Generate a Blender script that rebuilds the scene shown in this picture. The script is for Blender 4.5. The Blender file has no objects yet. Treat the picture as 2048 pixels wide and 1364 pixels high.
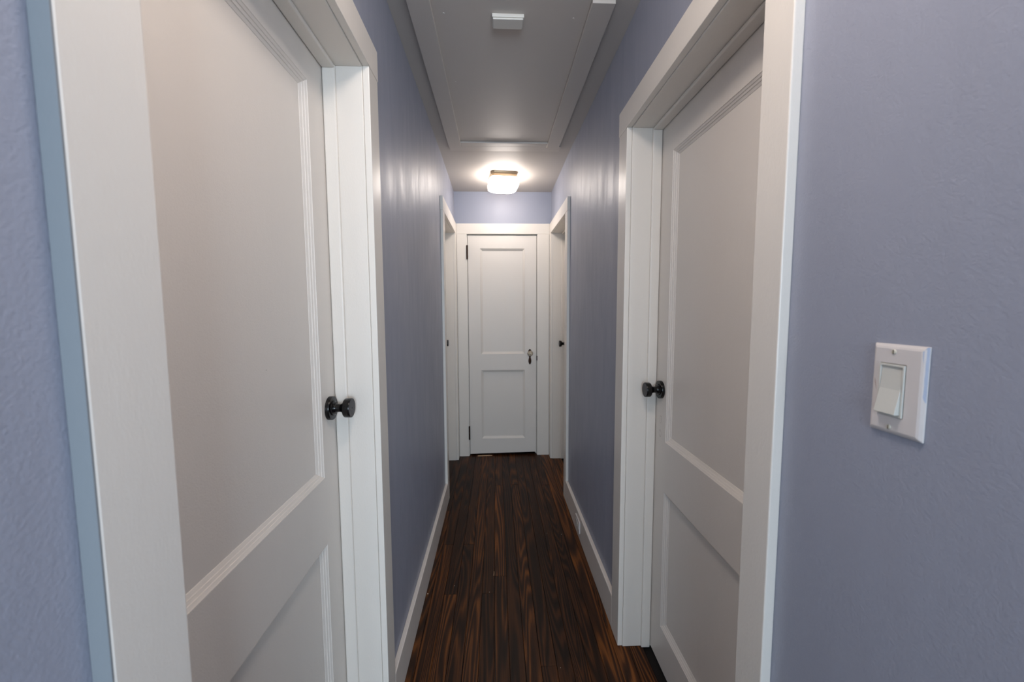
import bpy, bmesh, math, random
from mathutils import Vector, Matrix

random.seed(7)
sc = bpy.context.scene
C = sc.collection

# ------------------------------------------------------------------ camera, world, lights, exposure
cd = bpy.data.cameras.new('camera')
cam = bpy.data.objects.new('camera', cd)
C.objects.link(cam)
cd.sensor_width = 36.0
cd.lens = 802.6 / 2048 * 36.0
cd.clip_start = 0.02
cd.dof.use_dof = True
cd.dof.focus_distance = 1.4
cd.dof.aperture_fstop = 5.0
F = Vector((0.03915495, 0.99579627, -0.08280508))
R_ = Vector((0.9992031, -0.03966182, -0.00448453))
U_ = R_.cross(F).normalized()
M = Matrix((R_, U_, -F)).transposed().to_4x4()
M.translation = Vector((0, 0, 1.38))
cam.matrix_world = M
sc.camera = cam

w = bpy.data.worlds.new('world')
sc.world = w
w.use_nodes = True
w.node_tree.nodes['Background'].inputs[0].default_value = (0.55, 0.68, 0.9, 1)
w.node_tree.nodes['Background'].inputs[1].default_value = 0.6

def area(name, loc, rot, sx, sy, power, col):
    d = bpy.data.lights.new(name, 'AREA')
    d.shape = 'RECTANGLE'; d.size = sx; d.size_y = sy
    d.energy = power; d.color = col
    o = bpy.data.objects.new(name, d)
    o.location = loc; o.rotation_euler = rot
    C.objects.link(o)
    return o

# daylight coming in through the two windows of the room behind the camera
area('second_window_daylight', (-0.5, -3.36, 1.45), (math.radians(90), 0, 0), 0.9, 1.3, 56, (0.66, 0.83, 1.0))
area('window_daylight', (0.95, -3.36, 1.45), (math.radians(90), 0, 0), 1.4, 1.3, 115, (0.70, 0.85, 1.0))

vs = sc.view_settings
vs.view_transform = 'Standard'
vs.look = 'None'
vs.gamma = 1
vs.use_curve_mapping = False
vs.exposure = 0.0
LAMP = 26.0       # emission of the far lamp's glass
LAMP_NEAR = 37.0  # and of the one above the viewer

# ------------------------------------------------------------------ materials
def srgb(r, g, b):
    def f(c):
        c /= 255
        return c / 12.92 if c <= 0.04045 else ((c + 0.055) / 1.055) ** 2.4
    return (f(r), f(g), f(b), 1)

def mat(name, col, rough=0.5, metal=0.0, bump=None, rvar=0.0, spec=0.5, coat=0.0):
    m = bpy.data.materials.new(name)
    m.use_nodes = True
    nt = m.node_tree
    b = nt.nodes['Principled BSDF']
    b.inputs['Base Color'].default_value = col
    b.inputs['Roughness'].default_value = rough
    b.inputs['Metallic'].default_value = metal
    b.inputs['Specular IOR Level'].default_value = spec
    b.inputs['Coat Weight'].default_value = coat
    tc = nt.nodes.new('ShaderNodeTexCoord')
    if bump:
        sets = bump if isinstance(bump, list) else [bump]
        prev = None
        for (scale, dist, stretch) in sets:
            mp = nt.nodes.new('ShaderNodeMapping')
            mp.inputs['Scale'].default_value = stretch
            n = nt.nodes.new('ShaderNodeTexNoise')
            n.inputs['Scale'].default_value = scale
            n.inputs['Detail'].default_value = 3
            bp = nt.nodes.new('ShaderNodeBump')
            bp.inputs['Strength'].default_value = 1.0
            bp.inputs['Distance'].default_value = dist
            nt.links.new(tc.outputs['Object'], mp.inputs['Vector'])
            nt.links.new(mp.outputs[0], n.inputs['Vector'])
            nt.links.new(n.outputs['Fac'], bp.inputs['Height'])
            if prev: nt.links.new(prev.outputs[0], bp.inputs['Normal'])
            prev = bp
        nt.links.new(prev.outputs[0], b.inputs['Normal'])
    if rvar:
        mp = nt.nodes.new('ShaderNodeMapping')
        mp.inputs['Scale'].default_value = (1, 1, 0.22)
        n = nt.nodes.new('ShaderNodeTexNoise')
        n.inputs['Scale'].default_value = 16
        n.inputs['Detail'].default_value = 4
        n.inputs['Distortion'].default_value = 0.6
        mr = nt.nodes.new('ShaderNodeMapRange')
        mr.inputs['From Min'].default_value = 0.35
        mr.inputs['From Max'].default_value = 0.75
        mr.inputs['To Min'].default_value = rough
        mr.inputs['To Max'].default_value = rough + rvar
        nt.links.new(tc.outputs['Object'], mp.inputs['Vector'])
        nt.links.new(mp.outputs[0], n.inputs['Vector'])
        nt.links.new(n.outputs['Fac'], mr.inputs['Value'])
        nt.links.new(mr.outputs[0], b.inputs['Roughness'])
    return m

M_TRIM = mat('white_trim_paint', srgb(226, 220, 212), 0.34, bump=[(260, 0.00025, (1, 1, 0.5)), (35, 0.0004, (1, 1, 0.25))], rvar=0.08)
M_DOOR = mat('white_door_paint', srgb(224, 218, 211), 0.38, bump=[(330, 0.0003, (1, 1, 1)), (30, 0.0005, (1, 1, 0.4))], rvar=0.1)
M_WALL = mat('blue_wall_paint', srgb(153, 157, 172), 0.38, spec=0.42, bump=[(280, 0.0006, (1, 1, 1)), (14, 0.0016, (1, 1, 0.35))], rvar=0.14)
M_CEIL = mat('ceiling_paint', srgb(194, 188, 182), 0.6, bump=(200, 0.0003, (1, 1, 1)))
M_HATCH = mat('hatch_paint', srgb(200, 193, 186), 0.45, bump=[(90, 0.0003, (1, 0.1, 1))])
M_BASE = mat('baseboard_paint', srgb(222, 214, 206), 0.34, bump=(180, 0.0003, (1, 0.4, 1)), rvar=0.08)
M_EDGE_SHADE = mat('edge_shade_tone', srgb(134, 139, 143), 0.4, bump=(180, 0.0004, (1, 1, 0.4)))  # darker than the trim: puts the shade of the casing edge into colour
M_ROOM = mat('back_room_paint', srgb(205, 208, 214), 0.6)
M_BLACK = mat('black_metal', srgb(16, 15, 16), 0.2, 0.3)
M_BLACKFACE = mat('black_metal_face', srgb(46, 43, 47), 0.42, 0.4)
M_BRONZE = mat('aged_bronze', srgb(48, 30, 22), 0.35, 0.9)
M_BRASS = mat('brushed_brass', srgb(186, 164, 136), 0.3, 0.9)
M_PLASTIC = mat('white_plastic', srgb(214, 208, 206), 0.3)
M_ROCKER = mat('ivory_plastic', srgb(206, 205, 198), 0.28)
M_SCREW = mat('painted_screw', srgb(200, 195, 180), 0.35)
M_SMEAR = mat('wall_paint_smear', srgb(174, 184, 204), 0.35)
M_RUST = mat('brown_smudge', srgb(160, 128, 116), 0.5)
M_DARK = mat('dark_void', srgb(14, 12, 12), 0.9)
M_CRUMB = mat('crumb', srgb(210, 200, 185), 0.7)
M_WOODBIT = mat('pale_wood_splinter', srgb(170, 140, 110), 0.7)
M_SUB = mat('subfloor', srgb(20, 13, 9), 0.9)
M_SENSOR = mat('sensor_plastic', srgb(216, 212, 204), 0.4)

def glass_emit(name, power, col):
    m = bpy.data.materials.new(name)
    m.use_nodes = True
    b = m.node_tree.nodes['Principled BSDF']
    b.inputs['Base Color'].default_value = (0.9, 0.88, 0.84, 1)
    b.inputs['Roughness'].default_value = 0.15
    b.inputs['Emission Color'].default_value = col
    b.inputs['Emission Strength'].default_value = power
    return m
M_GLOBE = glass_emit('lit_opal_glass', LAMP, (1.0, 0.90, 0.83, 1))
M_GLOBE2 = glass_emit('lit_opal_glass_near', LAMP_NEAR, (1.0, 0.88, 0.80, 1))

def clear_glass():
    m = bpy.data.materials.new('knob_glass')
    m.use_nodes = True
    b = m.node_tree.nodes['Principled BSDF']
    b.inputs['Base Color'].default_value = (0.93, 0.92, 0.86, 1)
    b.inputs['Roughness'].default_value = 0.04
    b.inputs['Transmission Weight'].default_value = 0.85
    b.inputs['IOR'].default_value = 1.5
    return m
M_GLASS = clear_glass()

def wood():
    m = bpy.data.materials.new('dark_stained_floor_wood')
    m.use_nodes = True
    nt = m.node_tree
    N = nt.nodes; L = nt.links
    b = N['Principled BSDF']
    tc = N.new('ShaderNodeTexCoord')
    oi = N.new('ShaderNodeObjectInfo')
    sep = N.new('ShaderNodeSeparateColor')
    L.new(oi.outputs['Color'], sep.inputs[0])
    off = N.new('ShaderNodeCombineXYZ')
    for i, k in enumerate((3.0, 17.0, 9.0)):
        mm = N.new('ShaderNodeMath'); mm.operation = 'MULTIPLY'; mm.inputs[1].default_value = k
        L.new(sep.outputs[i], mm.inputs[0]); L.new(mm.outputs[0], off.inputs[i])
    add = N.new('ShaderNodeVectorMath'); add.operation = 'ADD'
    L.new(tc.outputs['Object'], add.inputs[0]); L.new(off.outputs[0], add.inputs[1])
    # cathedral figure: contours of a slow, stretched noise field
    mp = N.new('ShaderNodeMapping'); mp.inputs['Scale'].default_value = (11, 0.55, 1)
    L.new(add.outputs[0], mp.inputs['Vector'])
    n1 = N.new('ShaderNodeTexNoise'); n1.inputs['Scale'].default_value = 1.0; n1.inputs['Detail'].default_value = 1.2
    n1.inputs['Distortion'].default_value = 0.3
    L.new(mp.outputs[0], n1.inputs['Vector'])
    mu = N.new('ShaderNodeMath'); mu.operation = 'MULTIPLY'; mu.inputs[1].default_value = 120.0
    L.new(n1.outputs['Fac'], mu.inputs[0])
    si = N.new('ShaderNodeMath'); si.operation = 'SINE'
    L.new(mu.outputs[0], si.inputs[0])
    ring = N.new('ShaderNodeMapRange'); ring.inputs['From Min'].default_value = -1; ring.inputs['From Max'].default_value = 1
    L.new(si.outputs[0], ring.inputs['Value'])
    # fine pores
    mp2 = N.new('ShaderNodeMapping'); mp2.inputs['Scale'].default_value = (260, 7, 1)
    L.new(add.outputs[0], mp2.inputs['Vector'])
    n2 = N.new('ShaderNodeTexNoise'); n2.inputs['Scale'].default_value = 1.0; n2.inputs['Detail'].default_value = 3
    L.new(mp2.outputs[0], n2.inputs['Vector'])
    # blotches
    mp3 = N.new('ShaderNodeMapping'); mp3.inputs['Scale'].default_value = (22, 2.0, 1)
    L.new(add.outputs[0], mp3.inputs['Vector'])
    n3 = N.new('ShaderNodeTexNoise'); n3.inputs['Scale'].default_value = 1.0; n3.inputs['Detail'].default_value = 2
    L.new(mp3.outputs[0], n3.inputs['Vector'])
    # mix value
    a1 = N.new('ShaderNodeMath'); a1.operation = 'MULTIPLY_ADD'; a1.inputs[1].default_value = 0.38
    L.new(ring.outputs[0], a1.inputs[0])
    a2 = N.new('ShaderNodeMath'); a2.operation = 'MULTIPLY_ADD'; a2.inputs[1].default_value = 0.42
    L.new(n2.outputs['Fac'], a2.inputs[0])
    a3 = N.new('ShaderNodeMath'); a3.operation = 'MULTIPLY_ADD'; a3.inputs[1].default_value = 0.42; a3.inputs[2].default_value = -0.16
    L.new(n3.outputs['Fac'], a3.inputs[0])
    L.new(a3.outputs[0], a2.inputs[2]); L.new(a2.outputs[0], a1.inputs[2])
    # per plank tone
    a4 = N.new('ShaderNodeMath'); a4.operation = 'MULTIPLY_ADD'; a4.inputs[1].default_value = 0.30
    L.new(sep.outputs[2], a4.inputs[0]); L.new(a1.outputs[0], a4.inputs[2])
    cr = N.new('ShaderNodeValToRGB')
    e = cr.color_ramp.elements
    e[0].position = 0.12; e[0].color = srgb(14, 7, 4)
    e[1].position = 1.0; e[1].color = srgb(126, 74, 32)
    k = cr.color_ramp.elements.new(0.45); k.color = srgb(38, 21, 11)
    k = cr.color_ramp.elements.new(0.72); k.color = srgb(68, 38, 17)
    L.new(a4.outputs[0], cr.inputs[0])
    L.new(cr.outputs[0], b.inputs['Base Color'])
    bu = N.new('ShaderNodeBump'); bu.inputs['Distance'].default_value = 0.0003; bu.inputs['Strength'].default_value = 1
    L.new(a1.outputs[0], bu.inputs['Height']); L.new(bu.outputs[0], b.inputs['Normal'])
    b.inputs['Roughness'].default_value = 0.45
    b.inputs['Specular IOR Level'].default_value = 0.16
    return m
M_WOOD = wood()

# ------------------------------------------------------------------ helpers
def box(bm, x0, x1, y0, y1, z0, z1):
    x0, x1 = sorted((x0, x1)); y0, y1 = sorted((y0, y1)); z0, z1 = sorted((z0, z1))
    v = [bm.verts.new(p) for p in ((x0, y0, z0), (x1, y0, z0), (x1, y1, z0), (x0, y1, z0),
                                   (x0, y0, z1), (x1, y0, z1), (x1, y1, z1), (x0, y1, z1))]
    for f in ((3, 2, 1, 0), (4, 5, 6, 7), (0, 1, 5, 4), (1, 2, 6, 5), (2, 3, 7, 6), (3, 0, 4, 7)):
        bm.faces.new([v[i] for i in f])

def obj(name, bm, m, parent=None, bevel=0.0, seg=2, smooth=False, origin=None, label=None, kind=None):
    bmesh.ops.recalc_face_normals(bm, faces=bm.faces)
    me = bpy.data.meshes.new(name)
    if origin is not None:
        bmesh.ops.translate(bm, verts=bm.verts, vec=-Vector(origin))
    bm.to_mesh(me); bm.free()
    me.materials.append(m)
    if smooth:
        for p in me.polygons: p.use_smooth = True
    o = bpy.data.objects.new(name, me)
    C.objects.link(o)
    if origin is not None: o.location = origin
    if parent is not None:
        o.parent = parent
        if origin is not None:
            o.location = Vector(origin) - Vector(parent.location)
        else:
            o.location = -Vector(parent.location)
    if bevel:
        b = o.modifiers.new('bevel', 'BEVEL')
        b.width = bevel; b.segments = seg; b.limit_method = 'ANGLE'; b.angle_limit = math.radians(40)
    if label: o['label'] = label
    if kind: o['kind'] = kind
    return o

def boxes(name, lst, m, parent=None, **k):
    bm = bmesh.new()
    for b in lst: box(bm, *b)
    return obj(name, bm, m, parent, **k)

def empty(name, loc, label, cat, kind=None, group=None):
    o = bpy.data.objects.new(name, None)
    o.location = loc
    o.empty_display_size = 0.05
    C.objects.link(o)
    tag(o, label, cat, kind, group)
    return o

def tag(o, label, cat, kind=None, group=None):
    o['label'] = label; o['category'] = cat
    if kind: o['kind'] = kind
    if group: o['group'] = group
    return o

def lathe(name, prof, m, parent, at, axis, seg=40, label=None, sharp=True):
    """profile [(r, h)] turned round the axis (unit Vector) starting at point at (world)"""
    bm = bmesh.new()
    ax = Vector(axis).normalized()
    t = Vector((0, 0, 1)) if abs(ax.z) < 0.9 else Vector((1, 0, 0))
    a = ax.cross(t).normalized(); b = ax.cross(a)
    rings = []
    for r, h in prof:
        c = Vector(at) + ax * h
        if r < 1e-6: rings.append([bm.verts.new(c)])
        else: rings.append([bm.verts.new(c + (a * math.cos(2 * math.pi * i / seg) + b * math.sin(2 * math.pi * i / seg)) * r) for i in range(seg)])
    for p, q in zip(rings, rings[1:]):
        for i in range(seg):
            j = (i + 1) % seg
            if len(p) == 1 and len(q) == 1: continue
            if len(p) == 1: bm.faces.new((p[0], q[i], q[j]))
            elif len(q) == 1: bm.faces.new((p[i], q[0], p[j]))
            else: bm.faces.new((p[i], q[i], q[j], p[j]))
    for r in (rings[0], rings[-1]):
        if len(r) > 2: bm.faces.new(r)
    o = obj(name, bm, m, parent, smooth=True, label=label, origin=at)
    if sharp:
        e = o.modifiers.new('split', 'EDGE_SPLIT'); e.split_angle = math.radians(38)
    return o

# ------------------------------------------------------------------ measured layout (metres)
XL, WL = -0.3483, -0.3665      # face of left trim and baseboard, left wall plane
XR, WR = 0.4857, 0.505         # same on the right
DL, DR = -0.4747, 0.616        # faces of the side doors
HB = 0.147                     # baseboard height
YC = 3.66                      # face of the trim round the end door
YW = 3.678                     # end wall plane
LO, LI, LNI, LNO = 1.275, 1.191, 0.438, 0.3495      # left door: far outer, far inner, near inner, near outer
RO, RI, RNI, RNO = 1.609, 1.5145, 0.7485, 0.670
FO, FI, FJ = 2.748, 2.84, 3.567                     # far side doors: near outer, near inner, far jamb
def ceil_z(y): return 2.431 if y < 2.8 else 2.431 - 0.021 * (y - 2.8) / 0.88
YB = -0.30                     # where the hallway opens into the room behind

# ------------------------------------------------------------------ floor
EX_A, EX_B = -0.5, 0.66
floor = boxes('floor', [(-2.2, 2.4, -3.6, 3.95, -0.08, -0.016), (EX_A, EX_B, 3.722, 3.95, -0.016, -0.001), (-2.2, 2.4, -3.6, YB - 0.03, -0.016, 0.0)], M_SUB, kind='structure')
tag(floor, 'dark brown narrow-board wooden hallway floor', 'floor', 'structure')
P0, PW = -0.3205, 0.0605
joints = {-3: [1.2], -2: [0.95], -1: [2.65], 0: [0.9, 2.256], 1: [1.843], 2: [0.6, 2.254], 3: [1.12], 4: [1.842], 5: [0.7, 1.966, 3.03],
          6: [0.5], 7: [3.036], 8: [1.435], 9: [0.8], 10: [0.3], 11: [1.0, 3.017], 12: [0.6], 13: [1.25], 14: [0.9]}
tones = {0: (.35, .2), 1: (.75, .3), 2: (.55, .7), 3: (.3, .25), 4: (.25, .2), 5: (.6, .3), 6: (.45, .35), 7: (.4, .5), 8: (.6, .5), 9: (.3, .2)}
rr = random.Random(11)
for k in range(-3, 15):
    x0 = P0 + PW * k; x1 = x0 + PW
    ys = [YB - 0.03] + joints.get(k, []) + [3.72]
    for a, b in zip(ys, ys[1:]):
        bm = bmesh.new()
        dz = rr.uniform(-0.0004, 0.0)
        box(bm, x0 + 0.0004, x1 - 0.0004, a + 0.0004, b - 0.0004, -0.016, dz)
        p = obj('plank', bm, M_WOOD, floor, bevel=0.0009, seg=1, origin=((x0 + x1) / 2, (a + b) / 2, 0))
        p.color = (rr.random(), rr.random(), rr.uniform(0.05, 0.95), 1)

# ------------------------------------------------------------------ ceiling
bm = bmesh.new()
box(bm, -2.2, 2.4, -3.6, 2.8, 2.431, 2.52)
pts = [(-0.55, 2.8, 2.431), (0.75, 2.8, 2.431), (0.75, 3.72, ceil_z(3.72)), (-0.55, 3.72, ceil_z(3.72))]
v = [bm.verts.new(p) for p in pts] + [bm.verts.new((x, y, 2.52)) for x, y, z in pts]
for f in ((0, 1, 2, 3), (7, 6, 5, 4), (0, 4, 5, 1), (1, 5, 6, 2), (2, 6, 7, 3), (3, 7, 4, 0)):
    bm.faces.new([v[i] for i in f])
tag(obj('ceiling', bm, M_CEIL), 'flat off-white painted ceiling above the hallway', 'ceiling', 'structure')

# ------------------------------------------------------------------ walls
ZT = 2.44
def side_wall(name, wx, back, ni, ri, topn, topf, m, lab):
    """ni/ri: near opening from/to, wx: plane, back: outer plane"""
    b = [(wx, back, YB, ni, 0, ZT), (wx, back, ni, ri, topn, ZT), (wx, back, ri, FI, 0, ZT),
         (wx, back, FI, FJ, topf, ZT), (wx, back, FJ, YW + 0.06, 0, ZT)]
    o = boxes(name, b, m)
    tag(o, lab, 'wall', 'structure')
    return o
side_wall('wall_left', WL, WL - 0.14, LNI - 0.014, LI + 0.014, 2.068, 2.046, M_WALL, 'satin blue-grey hallway wall on the left side')
side_wall('wall_right', WR, WR + 0.14, RNI - 0.014, RI + 0.014, 2.052, 2.046, M_WALL, 'satin blue-grey hallway wall on the right, carrying the light switch')
EX0, EX1, EZ = -0.2545, 0.3735, 2.036      # opening of the end door
bm = bmesh.new()
box(bm, WL - 0.14, EX0 - 0.012, YW, YW + 0.1, 0, ZT)
box(bm, EX1 + 0.012, WR + 0.14, YW, YW + 0.1, 0, ZT)
box(bm, EX0 - 0.012, EX1 + 0.012, YW, YW + 0.1, EZ + 0.012, ZT)
tag(obj('wall_end', bm, M_WALL), 'lilac-blue end wall above the far closet door', 'wall', 'structure')
# the room behind the camera that the daylight comes from
tag(boxes('wall_back', [(-2.2, -1.0, -3.5, -3.4, 0, ZT), (-0.02, 0.2, -3.5, -3.4, 0.75, 2.15), (1.7, 2.4, -3.5, -3.4, 0, ZT), (-1.0, 1.7, -3.5, -3.4, 0, 0.75), (-1.0, 1.7, -3.5, -3.4, 2.15, ZT)], M_ROOM),
    'wall with the window behind the viewer', 'wall', 'structure')
tag(boxes('wall_room_left', [(-2.2, -2.1, -3.4, YB, 0, ZT), (-2.1, WL - 0.14, YB, YB + 0.1, 0, ZT)], M_ROOM), 'left walls of the room behind the viewer', 'wall', 'structure')
tag(boxes('wall_room_right', [(2.3, 2.4, -3.4, YB, 0, ZT), (WR + 0.14, 2.3, YB, YB + 0.1, 0, ZT)], M_ROOM), 'right walls of the room behind the viewer', 'wall', 'structure')
wn = empty('window_1', (0.95, -3.45, 0.75), 'wide white framed window of the room behind the viewer', 'window', 'structure')
boxes('window_frame', [(0.2, 0.26, -3.48, -3.42, 0.75, 2.15), (1.64, 1.7, -3.48, -3.42, 0.75, 2.15), (0.26, 1.64, -3.48, -3.42, 0.75, 0.81),
      (0.26, 1.64, -3.48, -3.42, 2.09, 2.15), (0.26, 1.64, -3.48, -3.42, 1.43, 1.47)], M_TRIM, wn)
boxes('pane', [(0.26, 1.64, -3.455, -3.45, 0.81, 1.43)], M_GLASS, wn)
boxes('pane', [(0.26, 1.64, -3.455, -3.45, 1.47, 2.09)], M_GLASS, wn)
w2 = empty('window_2', (-0.51, -3.45, 0.75), 'narrow white framed window of the room behind the viewer, left of the wide one', 'window', 'structure')
boxes('window_frame', [(-1.0, -0.94, -3.48, -3.42, 0.75, 2.15), (-0.08, -0.02, -3.48, -3.42, 0.75, 2.15), (-0.94, -0.08, -3.48, -3.42, 0.75, 0.81),
      (-0.94, -0.08, -3.48, -3.42, 2.09, 2.15), (-0.94, -0.08, -3.48, -3.42, 1.43, 1.47)], M_TRIM, w2)
boxes('pane', [(-0.94, -0.08, -3.455, -3.45, 0.81, 1.43)], M_GLASS, w2)
boxes('pane', [(-0.94, -0.08, -3.455, -3.45, 1.47, 2.09)], M_GLASS, w2)

# ------------------------------------------------------------------ door leaf in a local frame
# local: u along width, v up, n towards the hallway.  profile of the sticking from the leaf face to the panel
PROF = [(0, 0), (0.0006, -0.0012), (0.0060, -0.0042), (0.0064, -0.0058), (0.0118, -0.0084), (0.0122, -0.0100), (0.0190, -0.0134), (0.0196, -0.0146)]
def leaf(parent, to_w, u0, u1, v0, v1, panels, thick=0.035, scale=1.0):
    """to_w maps (u, v, n) to world.  panels: [(ua, ub, va, vb)] outer edge of the sticking."""
    def quadbox(bm, a, b, c, d, n0, n1):
        vs_ = [bm.verts.new(to_w(u, v, n)) for n in (n1, n0) for (u, v) in ((a, c), (b, c), (b, d), (a, d))]
        for f in ((0, 1, 2, 3), (7, 6, 5, 4), (0, 4, 5, 1), (1, 5, 6, 2), (2, 6, 7, 3), (3, 7, 4, 0)):
            bm.faces.new([vs_[i] for i in f])
    bm = bmesh.new()
    panels = sorted(panels, key=lambda p: p[2])
    ua, ub = panels[0][0], panels[0][1]
    # leaf frame built as one welded shell (faces with holes split into strips)
    us = [u0, ua, ub, u1]
    zs = [v0]
    for p in panels: zs += [p[2], p[3]]
    zs.append(v1)
    grid = {}
    for n in (0, -thick):
        for i, u in enumerate(us):
            for j, z in enumerate(zs):
                grid[(i, j, n)] = bm.verts.new(to_w(u, z, n))
    for n in (0, -thick):
        for i in range(3):
            for j in range(len(zs) - 1):
                if i == 1 and j % 2 == 1: continue
                bm.faces.new([grid[(i, j, n)], grid[(i + 1, j, n)], grid[(i + 1, j + 1, n)], grid[(i, j + 1, n)]])
    J = len(zs) - 1
    for i in range(3):
        for j in (0, J):
            bm.faces.new([grid[(i, j, 0)], grid[(i + 1, j, 0)], grid[(i + 1, j, -thick)], grid[(i, j, -thick)]])
    for j in range(J):
        for i in (0, 3):
            bm.faces.new([grid[(i, j, 0)], grid[(i, j + 1, 0)], grid[(i, j + 1, -thick)], grid[(i, j, -thick)]])
        if j % 2 == 1:
            for i in (1, 2):
                bm.faces.new([grid[(i, j, 0)], grid[(i, j + 1, 0)], grid[(i, j + 1, -thick)], grid[(i, j, -thick)]])
            for jj in (j, j + 1):
                bm.faces.new([grid[(1, jj, 0)], grid[(2, jj, 0)], grid[(2, jj, -thick)], grid[(1, jj, -thick)]])
    obj('door_slab', bm, M_DOOR, parent, bevel=0.0012, seg=2)
    for (a, b, c, d) in panels:
        bm = bmesh.new()
        quadbox(bm, a + 0.008, b - 0.008, c + 0.008, d - 0.008, -0.024, -0.0144 * scale)
        obj('door_panel', bm, M_DOOR, parent)
        bm = bmesh.new()
        loops = []
        for (q, h) in PROF + [(0.0196, -0.018), (0.0002, -0.018)]:
            q *= scale; h *= scale
            q = max(q, 0.0002)
            loops.append([bm.verts.new(to_w(u, z, h)) for (u, z) in ((a + q, c + q), (b - q, c + q), (b - q, d - q), (a + q, d - q))])
        loops.append(loops[0])
        for p, q in zip(loops, loops[1:]):
            for i in range(4):
                j = (i + 1) % 4
                bm.faces.new((p[i], q[i], q[j], p[j]))
        obj('panel_moulding', bm, M_DOOR, parent)

def black_knob(parent, at, axis, pin=True):
    at = Vector(at); ax = Vector(axis)
    k = empty('door_knob', at, None, None)
    del k['label']; del k['category']
    k.parent = parent; k.location = at - Vector(parent.location)
    def part(n, prof, m):
        o = lathe(n, prof, m, None, at, ax)
        o.parent = k; o.location = (0, 0, 0)
        return o
    part('rosette', [(0, 0), (0.0335, 0), (0.0335, 0.0095), (0.0325, 0.011), (0.021, 0.0112), (0.0205, 0.014), (0.017, 0.0155), (0.0165, 0.0175), (0, 0.0178)], M_BLACK)
    part('knob_grip', [(0, 0.0176), (0.0135, 0.0176), (0.012, 0.022), (0.0115, 0.030), (0.013, 0.036), (0.019, 0.041), (0.0255, 0.0435), (0.0272, 0.046), (0.0275, 0.061), (0.0268, 0.0625), (0, 0.0625)], M_BLACK)
    part('knob_face', [(0, 0.0626), (0.0262, 0.0626), (0.0255, 0.0634), (0, 0.0634)], M_BLACKFACE)
    if pin: part('release_hole', [(0, 0.0635), (0.0017, 0.0635), (0.0017, 0.0638), (0, 0.0638)], M_DARK)

# ------------------------------------------------------------------ trim round the side doors
def side_trim(n, side, yo, yi, yni, yno, ztop, zhead, label, near_edge=None, far_full=None):
    """side=-1 left, +1 right. far casing yi..yo, near casing yno..yni (y rising away from the camera)"""
    face, wall, door = (XL, WL, DL) if side < 0 else (XR, WR, DR)
    t = empty('trim_%d' % n, (wall, (yo + yno) / 2, 0), label, 'trim', 'structure')
    cz = ztop  # casing joint sits a hair above the opening
    boxes('side_casing', [(wall, face, yi, yo - 0.003, 0, cz)], M_TRIM, t, bevel=0.0016)
    boxes('side_casing', [(wall, face, yno + 0.002, yni, 0, cz)], M_TRIM, t, bevel=0.0022)
    boxes('head_casing', [(wall, face + side * -0.0012, yno, yo, cz + 0.0003, zhead)], M_TRIM, t, bevel=0.0016)
    rv = 0.004
    jd = door + side * 0.04
    boxes('jamb', [(wall + side * 0.0002, jd, yi - rv, yi + 0.013, 0, ztop + 0.012)], M_TRIM, t, bevel=0.0012)
    boxes('jamb', [(wall + side * 0.0002, jd, yni - 0.013, yni + rv, 0, ztop + 0.012)], M_TRIM, t, bevel=0.0012)
    boxes('jamb', [(wall + side * 0.0002, jd, yni + rv, yi - rv, ztop - rv, ztop + 0.012)], M_TRIM, t, bevel=0.0012, label='head jamb across the top of the opening')
    s0 = door - side * 0.037
    s1 = door - side * 0.0015
    boxes('door_stop', [(s0, s1, yi - rv - 0.0105, yi - rv, 0, ztop - rv)], M_TRIM, t, bevel=0.004, seg=3)
    boxes('door_stop', [(s0, s1, yni + rv, yni + rv + 0.0105, 0, ztop - rv)], M_TRIM, t, bevel=0.004, seg=3)
    boxes('door_stop', [(s0, s1, yni + rv + 0.0105, yi - rv - 0.0105, ztop - rv - 0.0105, ztop - rv)], M_TRIM, t, bevel=0.004, seg=3)
    boxes('dark_backing', [(jd + side * 0.01, jd + side * 0.02, yni - 0.03, yi + 0.03, -0.01, ztop + 0.03)], M_DARK, t)  # unseen dark sheet added to shut out sky light and blacken the gaps
    return t

t1 = side_trim(1, -1, LO, LI, LNI, LNO, 2.052, 2.138, 'white casing and jambs framing the large door at left')
t2 = side_trim(2, 1, RO, RI, RNI, RNO, 2.038, 2.125, 'white casing and jambs framing the near door at right')
t3 = side_trim(3, -1, YC - 0.001, FJ, FI, FO, 2.032, 2.124, 'narrow white casing of the far doorway on the left wall')
t4 = side_trim(4, 1, YC - 0.001, FJ, FI, FO, 2.032, 2.124, 'narrow white casing of the far doorway on the right wall')
# shade on the near outer edge of the left casing, painted as a blue-grey strip
boxes('edge_shade_strip', [(WL + 0.0004, XL - 0.0006, LNO + 0.0006, LNO + 0.0024, 0, 2.052)], M_EDGE_SHADE, t1, label='casing edge strip with its shade painted in as blue-grey')

# ------------------------------------------------------------------ side doors
def side_door(n, side, ya, yb, ztop, pu, label, knob_at, panels_z):
    door = DL if side < 0 else DR
    d = empty('door_%d' % n, (door, (ya + yb) / 2, 0.008), label, 'door', 'structure')
    f = lambda u, v, nn: Vector((door - side * nn, u, v))
    leaf(d, f, ya, yb, 0.010, ztop, [(pu[0], pu[1], a, b) for (a, b) in panels_z])
    if knob_at: black_knob(d, (door, knob_at[0], knob_at[1]), (-side, 0, 0), n == 1)
    return d
g = 0.0065
d1 = side_door(1, -1, LNI + g, LI - g, 2.045, (LNI + 0.105, 1.0885), 'large white two-panel door filling the left foreground, black round knob', (1.140, 1.098), [(0.20, 0.725), (0.915, 1.959)])
d2 = side_door(2, 1, RNI + g, RI - g, 2.030, (RNI + 0.105, 1.412), 'white two-panel door near the light switch on the right, black round knob', (1.459, 1.072), [(0.168, 0.695), (0.886, 1.920)])
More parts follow.
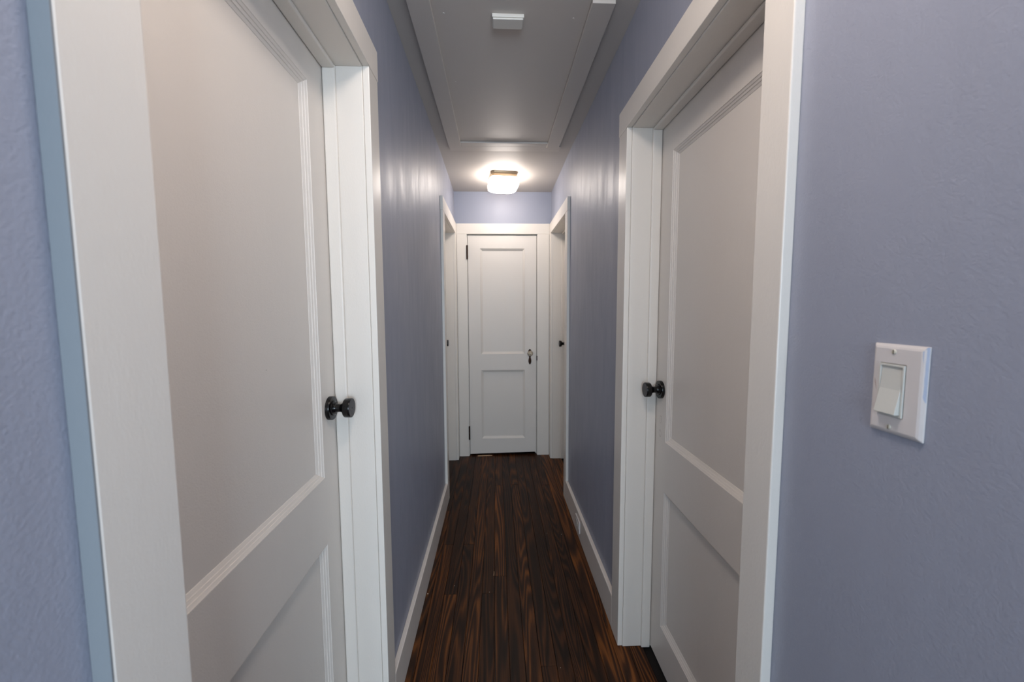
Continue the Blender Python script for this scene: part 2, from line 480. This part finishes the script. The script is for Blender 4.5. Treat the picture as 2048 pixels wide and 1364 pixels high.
d3 = side_door(3, -1, FI + g, FJ - g, 2.023, (FI + 0.1, FJ - 0.105), 'far left side door, edge-on, only its black knob showing past the casing', (3.462, 1.078), [(0.168, 0.70), (0.886, 1.91)])
d4 = side_door(4, 1, FI + g, FJ - g, 2.023, (FI + 0.1, FJ - 0.105), 'far right side door, edge-on, black knob beside its jamb', (3.50, 1.062), [(0.168, 0.70), (0.886, 1.91)])
# nail hole in the large door, traces of an old latch on the right one
lathe('nail_hole', [(0, 0), (0.0011, 0), (0.0011, 0.0004), (0, 0.0004)], M_DARK, d1, (DL - 0.0146, 0.612, 1.27), (1, 0, 0), 12)
lathe('nail_hole', [(0, 0), (0.0008, 0), (0.0008, 0.0004), (0, 0.0004)], M_DARK, d1, (DL - 0.0146, 0.865, 1.25), (1, 0, 0), 12)
bm = bmesh.new()
for (a, b, c, d) in ((1.452, 1.4535, 0.945, 0.972), (1.4535, 1.463, 0.945, 0.9462), (1.4535, 1.463, 0.9708, 0.972), (1.463, 1.4643, 0.947, 0.970)):
    box(bm, DR - 0.0002, DR + 0.002, a, b, c, d)
obj('old_latch_outline', bm, mat('faint_outline', srgb(176, 166, 158), 0.5), d2)
bm = bmesh.new()
for i in range(24):
    a0, a1 = (2 * math.pi * i / 24, 2 * math.pi * (i + 1) / 24)
    q = []
    for r, a in ((0.0135, a0), (0.0135, a1), (0.0118, a1), (0.0118, a0)):
        q.append(bm.verts.new((DR - 0.0003, 1.459 + 0.8 * r * math.cos(a), 0.905 + r * math.sin(a))))
    bm.faces.new(q)
obj('old_screw_ring', bm, bpy.data.materials['faint_outline'], d2)

# ------------------------------------------------------------------ end door
t5 = empty('trim_5', (0.06, YW, 0), 'white casing around the closet door at the end of the hallway', 'trim', 'structure')
boxes('side_casing', [(XL + 0.001, EX0 - 0.004, YC, YW, -0.004, 2.038)], M_TRIM, t5, bevel=0.0015)
boxes('side_casing', [(EX1 + 0.003, XR - 0.001, YC, YW, -0.004, 2.038)], M_TRIM, t5, bevel=0.0015)
boxes('head_casing', [(XL + 0.001, XR - 0.001, YC, YW, 2.0383, 2.129)], M_TRIM, t5, bevel=0.0015)
boxes('jamb', [(EX0 - 0.012, EX0, YW - 0.0178 + 0.018, YW + 0.1, 0, EZ + 0.012)], M_TRIM, t5)
boxes('jamb', [(EX1, EX1 + 0.012, YW, YW + 0.1, 0, EZ + 0.012)], M_TRIM, t5)
boxes('jamb', [(EX0, EX1, YW, YW + 0.1, EZ, EZ + 0.012)], M_TRIM, t5, label='head jamb over the end door')
boxes('door_stop', [(EX0, EX0 + 0.011, YW + 0.04, YW + 0.07, 0, EZ)], M_TRIM, t5)
boxes('door_stop', [(EX1 - 0.011, EX1, YW + 0.04, YW + 0.07, 0, EZ)], M_TRIM, t5)
boxes('door_stop', [(EX0 + 0.011, EX1 - 0.011, YW + 0.04, YW + 0.07, EZ - 0.011, EZ)], M_TRIM, t5)
boxes('dark_backing', [(EX0 - 0.03, EX1 + 0.03, YW + 0.102, YW + 0.11, -0.01, EZ + 0.03)], M_DARK, t5)  # same added dark sheet behind the end door, keeps its gaps black
YD = YW - 0.002
d5 = empty('door_5', (0.06, YD, 0.01), 'white two-panel closet door at the end of the hallway, glass knob', 'door', 'structure')
fz = lambda u, v, nn: Vector((u, YD - nn, v if v > 0.05 else v + 0.004 + 0.011 * (u - EX0) / (EX1 - EX0)))
leaf(d5, fz, EX0 + 0.0045, EX1 - 0.0045, 0.011, EZ - 0.010, [(-0.140, 0.263, 0.160, 0.805), (-0.140, 0.263, 0.955, 1.911)][::1])
# hinges
for za, zb in ((1.815, 1.937), (0.158, 0.284)):
    h = empty('hinge', (EX0, YD, (za + zb) / 2), None, None); del h['label']; del h['category']
    h.parent = d5; h.location = Vector((EX0, YD, (za + zb) / 2)) - Vector(d5.location)
    L_ = (zb - za)
    o = lathe('hinge_barrel', [(0, -0.004), (0.003, -0.003), (0.0045, 0), (0.0072, 0.0012), (0.0072, L_ * .33), (0.0066, L_ * .333), (0.0072, L_ * .336), (0.0072, L_ * .66), (0.0066, L_ * .663),
               (0.0072, L_ * .666), (0.0072, L_ - 0.001), (0.0045, L_), (0.003, L_ + 0.003), (0, L_ + 0.004)], M_BRONZE, None, (EX0 - 0.0005, YD - 0.0195, za), (0, 0, 1), 16)
    o.parent = h; o.location = Vector((EX0 - 0.0005, YD - 0.0195, za)) - Vector((EX0, YD, (za + zb) / 2))
    bm = bmesh.new(); box(bm, EX0 + 0.0005, EX0 + 0.004, YD - 0.0175, YD - 0.0003, za + 0.002, zb - 0.002)
    o = obj('hinge_leaf', bm, M_BRONZE); o.parent = h; o.location = -Vector((EX0, YD, (za + zb) / 2))
# escutcheon plate with keyhole, glass knob
KX, KZ = 0.309, 0.962
hk = empty('door_knob', (KX, YD, KZ), None, None); del hk['label']; del hk['category']
hk.parent = d5; hk.location = Vector((KX, YD, KZ)) - Vector(d5.location)
def reparent(o, base=Vector((KX, YD, KZ)), par=hk):
    loc = Vector(o.location)
    o.parent = par; o.location = loc - base
pro = [(0.0, 0.038), (0.006, 0.034), (0.013, 0.024), (0.019, 0.008), (0.020, -0.004), (0.016, -0.018), (0.009, -0.034), (0.0075, -0.042), (0.010, -0.050), (0.0135, -0.064),
       (0.0135, -0.080), (0.010, -0.094), (0.005, -0.103), (0.0, -0.107)]
out = [(x, z) for x, z in pro] + [(-x, z) for x, z in pro[-2:0:-1]]
bm = bmesh.new()
fr = [bm.verts.new((KX + x, YD - 0.0022, KZ + z)) for x, z in out]
fi = [bm.verts.new((KX + x * .82, YD - 0.004, KZ + (z + .0345) * .94 - .0345)) for x, z in out]
bk = [bm.verts.new((KX + x, YD - 0.0001, KZ + z)) for x, z in out]
n_ = len(out)
bm.faces.new(fi); bm.faces.new(bk[::-1])
for i in range(n_):
    j = (i + 1) % n_
    bm.faces.new((fr[i], fr[j], fi[j], fi[i])); bm.faces.new((bk[i], bk[j], fr[j], fr[i]))
o = obj('escutcheon', bm, M_BRONZE); reparent(o)
bm = bmesh.new(); box(bm, KX - 0.0015, KX + 0.0015, YD - 0.0045, YD - 0.0041, KZ - 0.086, KZ - 0.072)
c_ = [bm.verts.new((KX + 0.0028 * math.cos(a), YD - 0.0046, KZ - 0.071 + 0.0028 * math.sin(a))) for a in [2 * math.pi * i / 12 for i in range(12)]]
bm.faces.new(c_)
o = obj('keyhole', bm, M_DARK); reparent(o)
o = lathe('knob_shank', [(0, 0.004), (0.012, 0.004), (0.011, 0.010), (0.0085, 0.013), (0.0085, 0.024), (0.013, 0.027), (0.013, 0.030), (0, 0.031)], M_BRASS, None, (KX, YD, KZ), (0, -1, 0), 24); reparent(o)
o = lathe('glass_knob', [(0, 0.030), (0.014, 0.030), (0.024, 0.036), (0.0265, 0.046), (0.022, 0.056), (0.013, 0.060), (0, 0.061)], M_GLASS, None, (KX, YD, KZ), (0, -1, 0), 12, label='faceted clear glass knob'); reparent(o)
o = lathe('knob_core', [(0, 0.0305), (0.009, 0.0305), (0.011, 0.042), (0.006, 0.050), (0, 0.052)], M_BRASS, None, (KX, YD, KZ), (0, -1, 0), 12); reparent(o)
boxes('strike_plate', [(EX1 - 0.003, EX1 + 0.004, YW - 0.0185, YW - 0.003, 0.895, 0.935)], M_BRONZE, t5)

# ------------------------------------------------------------------ baseboards
def baseboard(name, wall, face, ya, yb, label):
    tag(boxes(name, [(wall, face, ya, yb, 0.0005, HB)], M_BASE, bevel=0.003, seg=3), label, 'baseboard', 'structure')
baseboard('baseboard_left', WL, XL, LO - 0.002, FO + 0.0015, 'white baseboard along the left hallway wall')
baseboard('baseboard_right', WR, XR, RO - 0.002, FO + 0.0015, 'white baseboard along the right hallway wall, with the outlet')
baseboard('baseboard_left_near', WL, XL, YB, LNO + 0.001, 'short white baseboard piece on the left beside the viewer')
baseboard('baseboard_right_near', WR, XR, YB, RNO + 0.001, 'short white baseboard piece below the light switch')

# ------------------------------------------------------------------ attic hatch
hat = empty('attic_hatch', (0.06, 2.0, 2.431), 'grey-white attic hatch panel framed with flat boards in the hallway ceiling', 'hatch')
boxes('hatch_panel', [(-0.2165, 0.336, 1.30, 2.665, 2.4265, 2.4308)], M_HATCH, hat)
boxes('hatch_board', [(-0.2955, -0.2165, 1.33, 2.686, 2.412, 2.4308)], M_HATCH, hat, bevel=0.0012)
boxes('hatch_board', [(0.337, 0.4165, 1.444, 2.686, 2.412, 2.4308)], M_HATCH, hat, bevel=0.0012)
boxes('hatch_board', [(-0.2955, 0.426, 2.6355 + 0.0515, 2.765, 2.4175, 2.4308)], M_HATCH, hat, bevel=0.0012)
boxes('hatch_board', [(-0.2163, 0.3368, 2.6355, 2.6868, 2.4175, 2.4262)], M_HATCH, hat, bevel=0.0008)
for x, y in ((-0.179, 1.531), (0.29, 1.541), (-0.18, 1.965), (0.295, 1.971)):
    lathe('screw_head', [(0.0, 0), (0.0045, 0), (0.004, 0.0012), (0.0012, 0.0008), (0, 0.0008)], M_HATCH, hat, (x, y, 2.4264), (0, 0, -1), 12)
# white box mounted on the hatch
sb = empty('sensor_box', (0.051, 1.55, 2.4264), 'small white rectangular box mounted on the ceiling hatch panel', 'sensor')
sb.rotation_euler = (0, 0, math.radians(0.6))
bm = bmesh.new(); box(bm, -0.0575, 0.0575, -0.0275, 0.0275, -0.012, -0.0001)
o = obj('box_base', bm, M_SENSOR, bevel=0.0015); o.parent = sb
bm = bmesh.new(); box(bm, -0.0545, 0.0545, -0.025, 0.0265, -0.0185, -0.0121)
o = obj('box_cover', bm, M_SENSOR, bevel=0.002); o.parent = sb

# ------------------------------------------------------------------ ceiling light
LX, LY = 0.063, 3.262
LZ = ceil_z(LY)
cl = empty('ceiling_light', (LX, LY, LZ), 'lit flush ceiling light with rounded square white glass on a brass base', 'ceiling light')
cl.rotation_euler = (math.asin(0.021 / 0.88) * -1, 0, math.radians(6.0))
def rsquare(bm, half, rad, z, n=8, notch=0.0):
    vv = []
    for q, (cx, cy) in enumerate(((1, 1), (-1, 1), (-1, -1), (1, -1))):
        for i in range(n + 1):
            a = math.pi / 2 * q + math.pi / 2 * i / n
            if notch:   # scooped corner
                r = rad
                x = cx * (half) - 0; y = cy * (half) - 0
                b = math.pi / 2 * q + math.pi / 2 * (n - i) / n + math.pi
                vv.append(bm.verts.new((cx * half + r * math.cos(b) , cy * half + r * math.sin(b), z)))
            else:
                vv.append(bm.verts.new((cx * (half - rad) + rad * math.cos(a), cy * (half - rad) + rad * math.sin(a), z)))
    return vv
def rs_solid(name, sections, m, **k):
    bm = bmesh.new()
    rings = [rsquare(bm, h, r, z, 10, kk) for (h, r, z, kk) in sections]
    bm.faces.new(rings[0]); bm.faces.new(rings[-1])
    for p, q in zip(rings, rings[1:]):
        for i in range(len(p)):
            j = (i + 1) % len(p)
            bm.faces.new((p[i], p[j], q[j], q[i]))
    o = obj(name, bm, m, smooth=True, **k)
    e = o.modifiers.new('split', 'EDGE_SPLIT'); e.split_angle = math.radians(40)
    o.parent = cl
    return o
rs_solid('canopy', [(0.103, 0.028, -0.0005, 0), (0.106, 0.028, -0.005, 0), (0.104, 0.028, -0.012, 0), (0.099, 0.026, -0.020, 0), (0.103, 0.028, -0.030, 0), (0.105, 0.028, -0.036, 0), (0.104, 0.028, -0.039, 0)], M_BRASS, label='brushed brass canopy')
secs = [(0.092, 0.030, -0.0395, 0), (0.106, 0.036, -0.042, 0), (0.113, 0.040, -0.049, 0), (0.115, 0.042, -0.060, 0), (0.115, 0.044, -0.088, 0), (0.112, 0.046, -0.098, 0),
        (0.103, 0.050, -0.107, 0), (0.087, 0.048, -0.114, 0), (0.066, 0.040, -0.119, 0), (0.040, 0.028, -0.122, 0), (0.012, 0.010, -0.123, 0)]
rs_solid('glass_shade', secs, M_GLOBE, label='glowing opal glass shade')

# its twin above the viewer, outside the frame, lights the near half of the hallway
t2l = cl.copy(); C.objects.link(t2l)
t2l.location = (0.04, 0.45, 2.431); t2l.rotation_euler = (0, 0, 0)
tag(t2l, 'second lit ceiling light, directly above the viewer', 'ceiling light')
for ch in list(cl.children):
    c = ch.copy(); C.objects.link(c); c.parent = t2l
    if ch.name.startswith('glass'):
        c.data = ch.data.copy(); c.data.materials[0] = M_GLOBE2

# ------------------------------------------------------------------ light switch
SY0, SY1, SZ0, SZ1 = 0.4430, 0.5105, 1.2175, 1.3320
sw = empty('light_switch', (WR, (SY0 + SY1) / 2, (SZ0 + SZ1) / 2), 'white rocker light switch plate on the blue right wall', 'switch')
bm = bmesh.new()
xa, xb = WR - 0.0002, WR - 0.0060
def ring4(x, i): return [bm.verts.new((x, y, z)) for y, z in ((SY0 + i, SZ0 + i), (SY1 - i, SZ0 + i), (SY1 - i, SZ1 - i), (SY0 + i, SZ1 - i))]
FRY0, FRY1, FRZ0, FRZ1 = 0.4652, 0.4987, 1.2405, 1.3075
r0 = ring4(xa, 0); r1 = ring4(WR - 0.0022, 0.0); r2 = ring4(WR - 0.0050, 0.0032); r3 = ring4(xb, 0.0058)
r4 = [bm.verts.new((xb, y, z)) for y, z in ((FRY0, FRZ0), (FRY1, FRZ0), (FRY1, FRZ1), (FRY0, FRZ1))]
r5 = [bm.verts.new((xa, y, z)) for y, z in ((FRY0, FRZ0), (FRY1, FRZ0), (FRY1, FRZ1), (FRY0, FRZ1))]
for p, q in ((r0, r1), (r1, r2), (r2, r3), (r3, r4), (r4, r5), (r5, r0)):
    for i in range(4):
        j = (i + 1) % 4
        bm.faces.new((p[i], p[j], q[j], q[i]))
obj('wall_plate', bm, M_PLASTIC, sw, bevel=0.0008, seg=3)
bm = bmesh.new()
fo = ((FRY0 + .0006, FRZ0 + .0006), (FRY1 - .0006, FRZ0 + .0006), (FRY1 - .0006, FRZ1 - .0006), (FRY0 + .0006, FRZ1 - .0006))
fn = ((FRY0 + .0030, FRZ0 + .0036), (FRY1 - .0030, FRZ0 + .0036), (FRY1 - .0030, FRZ1 - .0036), (FRY0 + .0030, FRZ1 - .0036))
rings = [[bm.verts.new((x, y, z)) for y, z in pts_] for x, pts_ in ((xa, fo), (WR - 0.0076, fo), (WR - 0.0076, fn), (xa, fn))]
rings.append(rings[0])
for p, q in zip(rings, rings[1:]):
    for i in range(4):
        j = (i + 1) % 4
        bm.faces.new((p[i], p[j], q[j], q[i]))
obj('rocker_frame', bm, M_ROCKER, sw, bevel=0.0005, seg=2)
bm = bmesh.new()   # rocker paddle: upper half leans in, lower half sticks out
ya_, yb_ = FRY0 + .0033, FRY1 - .0033
pp = [(FRZ1 - .0040, 0.0058), (1.2755, 0.0078), (FRZ0 + .0045, 0.0142), (FRZ0 + .0038, 0.0128), (FRZ0 + .0042, 0.0005), (FRZ1 - .0042, 0.0005)]
fa = [bm.verts.new((WR - x, ya_, z)) for z, x in pp]; fb = [bm.verts.new((WR - x, yb_, z)) for z, x in pp]
bm.faces.new(fa); bm.faces.new(fb[::-1])
for i in range(len(pp)):
    j = (i + 1) % len(pp)
    bm.faces.new((fa[i], fa[j], fb[j], fb[i]))
obj('rocker', bm, M_ROCKER, sw, bevel=0.0003, seg=2)
for z in (1.3225, 1.2265):
    s = lathe('screw', [(0, -0.001), (0.0032, -0.001), (0.0032, 0.0002), (0.0024, 0.0011), (0, 0.0013)], M_SCREW, sw, (xb, 0.4815, z), (-1, 0, 0), 20)
    bm = bmesh.new(); box(bm, xb - 0.0014, xb - 0.0009, 0.4815 - 0.0004, 0.4815 + 0.0004, z - 0.0026, z + 0.0026)
    o = obj('screw_slot', bm, M_BRONZE); o.parent = s; o.location = -Vector((xb, 0.4815, z))
bm = bmesh.new()   # wall paint slopped over the near bevel of the plate
zz = [1.3315, 1.326, 1.318, 1.309, 1.300, 1.292, 1.284, 1.276, 1.270, 1.266]
ed = [0.0018, 0.0052, 0.0049, 0.0038, 0.0042, 0.0034, 0.0041, 0.0036, 0.0022, 0.0006]
A_, B_ = [], []
for z, e_ in zip(zz, ed):
    A_.append(bm.verts.new((WR - 0.0024, SY0 - 0.0001, z)))
    fx = min(e_, 0.0052) / 0.0058
    B_.append(bm.verts.new((WR - 0.0026 - 0.0036 * fx, SY0 - 0.0001 + e_ * 0.9, z)))
for i in range(len(zz) - 1):
    bm.faces.new((A_[i], A_[i + 1], B_[i + 1], B_[i]))
obj('paint_smear', bm, M_SMEAR, sw, label='light blue wall paint smeared over the plate edge')
bm = bmesh.new()
v_ = [bm.verts.new((xb - 0.0001, y, z)) for y, z in ((0.5045, 1.287), (0.5035, 1.283), (0.5010, 1.270), (0.5022, 1.274), (0.5040, 1.281))]
bm.faces.new(v_)
obj('brown_smudge', bm, M_RUST, sw)

# ------------------------------------------------------------------ outlet in the right baseboard
ou = empty('power_outlet', (XR, 2.306, 0.08), 'white sideways power outlet set in the right baseboard', 'outlet')
boxes('wall_plate', [(XR - 0.0002, XR - 0.0065, 2.249, 2.364, 0.045, 0.115)], M_PLASTIC, ou, bevel=0.002, seg=2)
for yc in (2.286, 2.327):
    rc = boxes('receptacle', [(XR - 0.0066, XR - 0.0085, yc - 0.0165, yc + 0.0165, 0.064, 0.096)], M_ROCKER, ou, bevel=0.0008)
    for dz_, l_ in ((0.0065, 0.004), (-0.0065, 0.0035)):
        bm = bmesh.new(); box(bm, XR - 0.0088, XR - 0.00855, yc - l_, yc + l_, 0.08 + dz_ - 0.0007, 0.08 + dz_ + 0.0007)
        o = obj('slot', bm, M_DARK); o.parent = rc; o.location = (0, 0, 0)
lathe('screw', [(0, 0), (0.003, 0), (0.0022, 0.0009), (0, 0.001)], M_SCREW, ou, (XR - 0.0065, 2.3065, 0.08), (-1, 0, 0), 14)

# ------------------------------------------------------------------ crumbs on the floor
cr_ = random.Random(3)
spots = [(-0.341, 1.850, .0030, 'pale crumb against the left baseboard'),
         (-0.217, 1.901, .0016, 'tiny pale crumb on the left boards of the floor'),
         (-0.043, 1.848, .0018, 'tiny pale crumb on a board end near the middle of the floor'),
         (0.301, 2.343, .0020, 'pale crumb on the floor level with the outlet, the one nearer the middle'),
         (0.388, 2.328, .0020, 'pale crumb on the floor level with the outlet, the one nearer the baseboard'),
         (0.237, 1.424, .0015, 'tiny pale crumb on the nearest visible right floor boards')]
for x, y, r, lab in spots:
    bm = bmesh.new()
    bmesh.ops.create_icosphere(bm, subdivisions=1, radius=r)
    for v in bm.verts: v.co *= cr_.uniform(0.7, 1.15); v.co.z = v.co.z * 0.6
    lo = min(v.co.z for v in bm.verts)
    for v in bm.verts: v.co += Vector((x, y, -lo))
    o = obj('crumb', bm, M_CRUMB, origin=(x, y, 0))
    tag(o, lab, 'crumb', group='crumbs on the floor')
bm = bmesh.new()
s_ = [(-0.022, 2.002), (-0.0195, 2.002), (-0.0190, 1.985), (-0.0205, 1.969), (-0.0240, 1.967), (-0.0225, 1.985)]
a_ = [bm.verts.new((x, y, 0.0002)) for x, y in s_]; b_ = [bm.verts.new((x, y, 0.0014)) for x, y in s_]
bm.faces.new(a_[::-1]); bm.faces.new(b_)
for i in range(6):
    j = (i + 1) % 6; bm.faces.new((a_[i], a_[j], b_[j], b_[i]))
tag(obj('wood_splinter', bm, M_WOODBIT, origin=(-0.021, 1.985, 0)), 'thin raised wood splinter on a board in the middle of the floor', 'splinter')
bm = bmesh.new()
a_ = [bm.verts.new((x, YW - 0.030 + 0.003 * i, z)) for i, (x, z) in enumerate(((-0.182, 0.0004), (-0.095, 0.0004), (-0.05, 0.0006)))]
b_ = [bm.verts.new((x, YW - 0.030 + 0.003 * i + 0.010, z)) for i, (x, z) in enumerate(((-0.18, 0.006), (-0.09, 0.007), (-0.045, 0.004)))]
for i in range(2): bm.faces.new((a_[i], a_[i + 1], b_[i + 1], b_[i]))
o = obj('paper_scrap', bm, M_WOODBIT, origin=(-0.11, YW - 0.025, 0))
s2 = o.modifiers.new('solid', 'SOLIDIFY'); s2.thickness = 0.0006
tag(o, 'thin pale strip poking out under the end door', 'scrap')
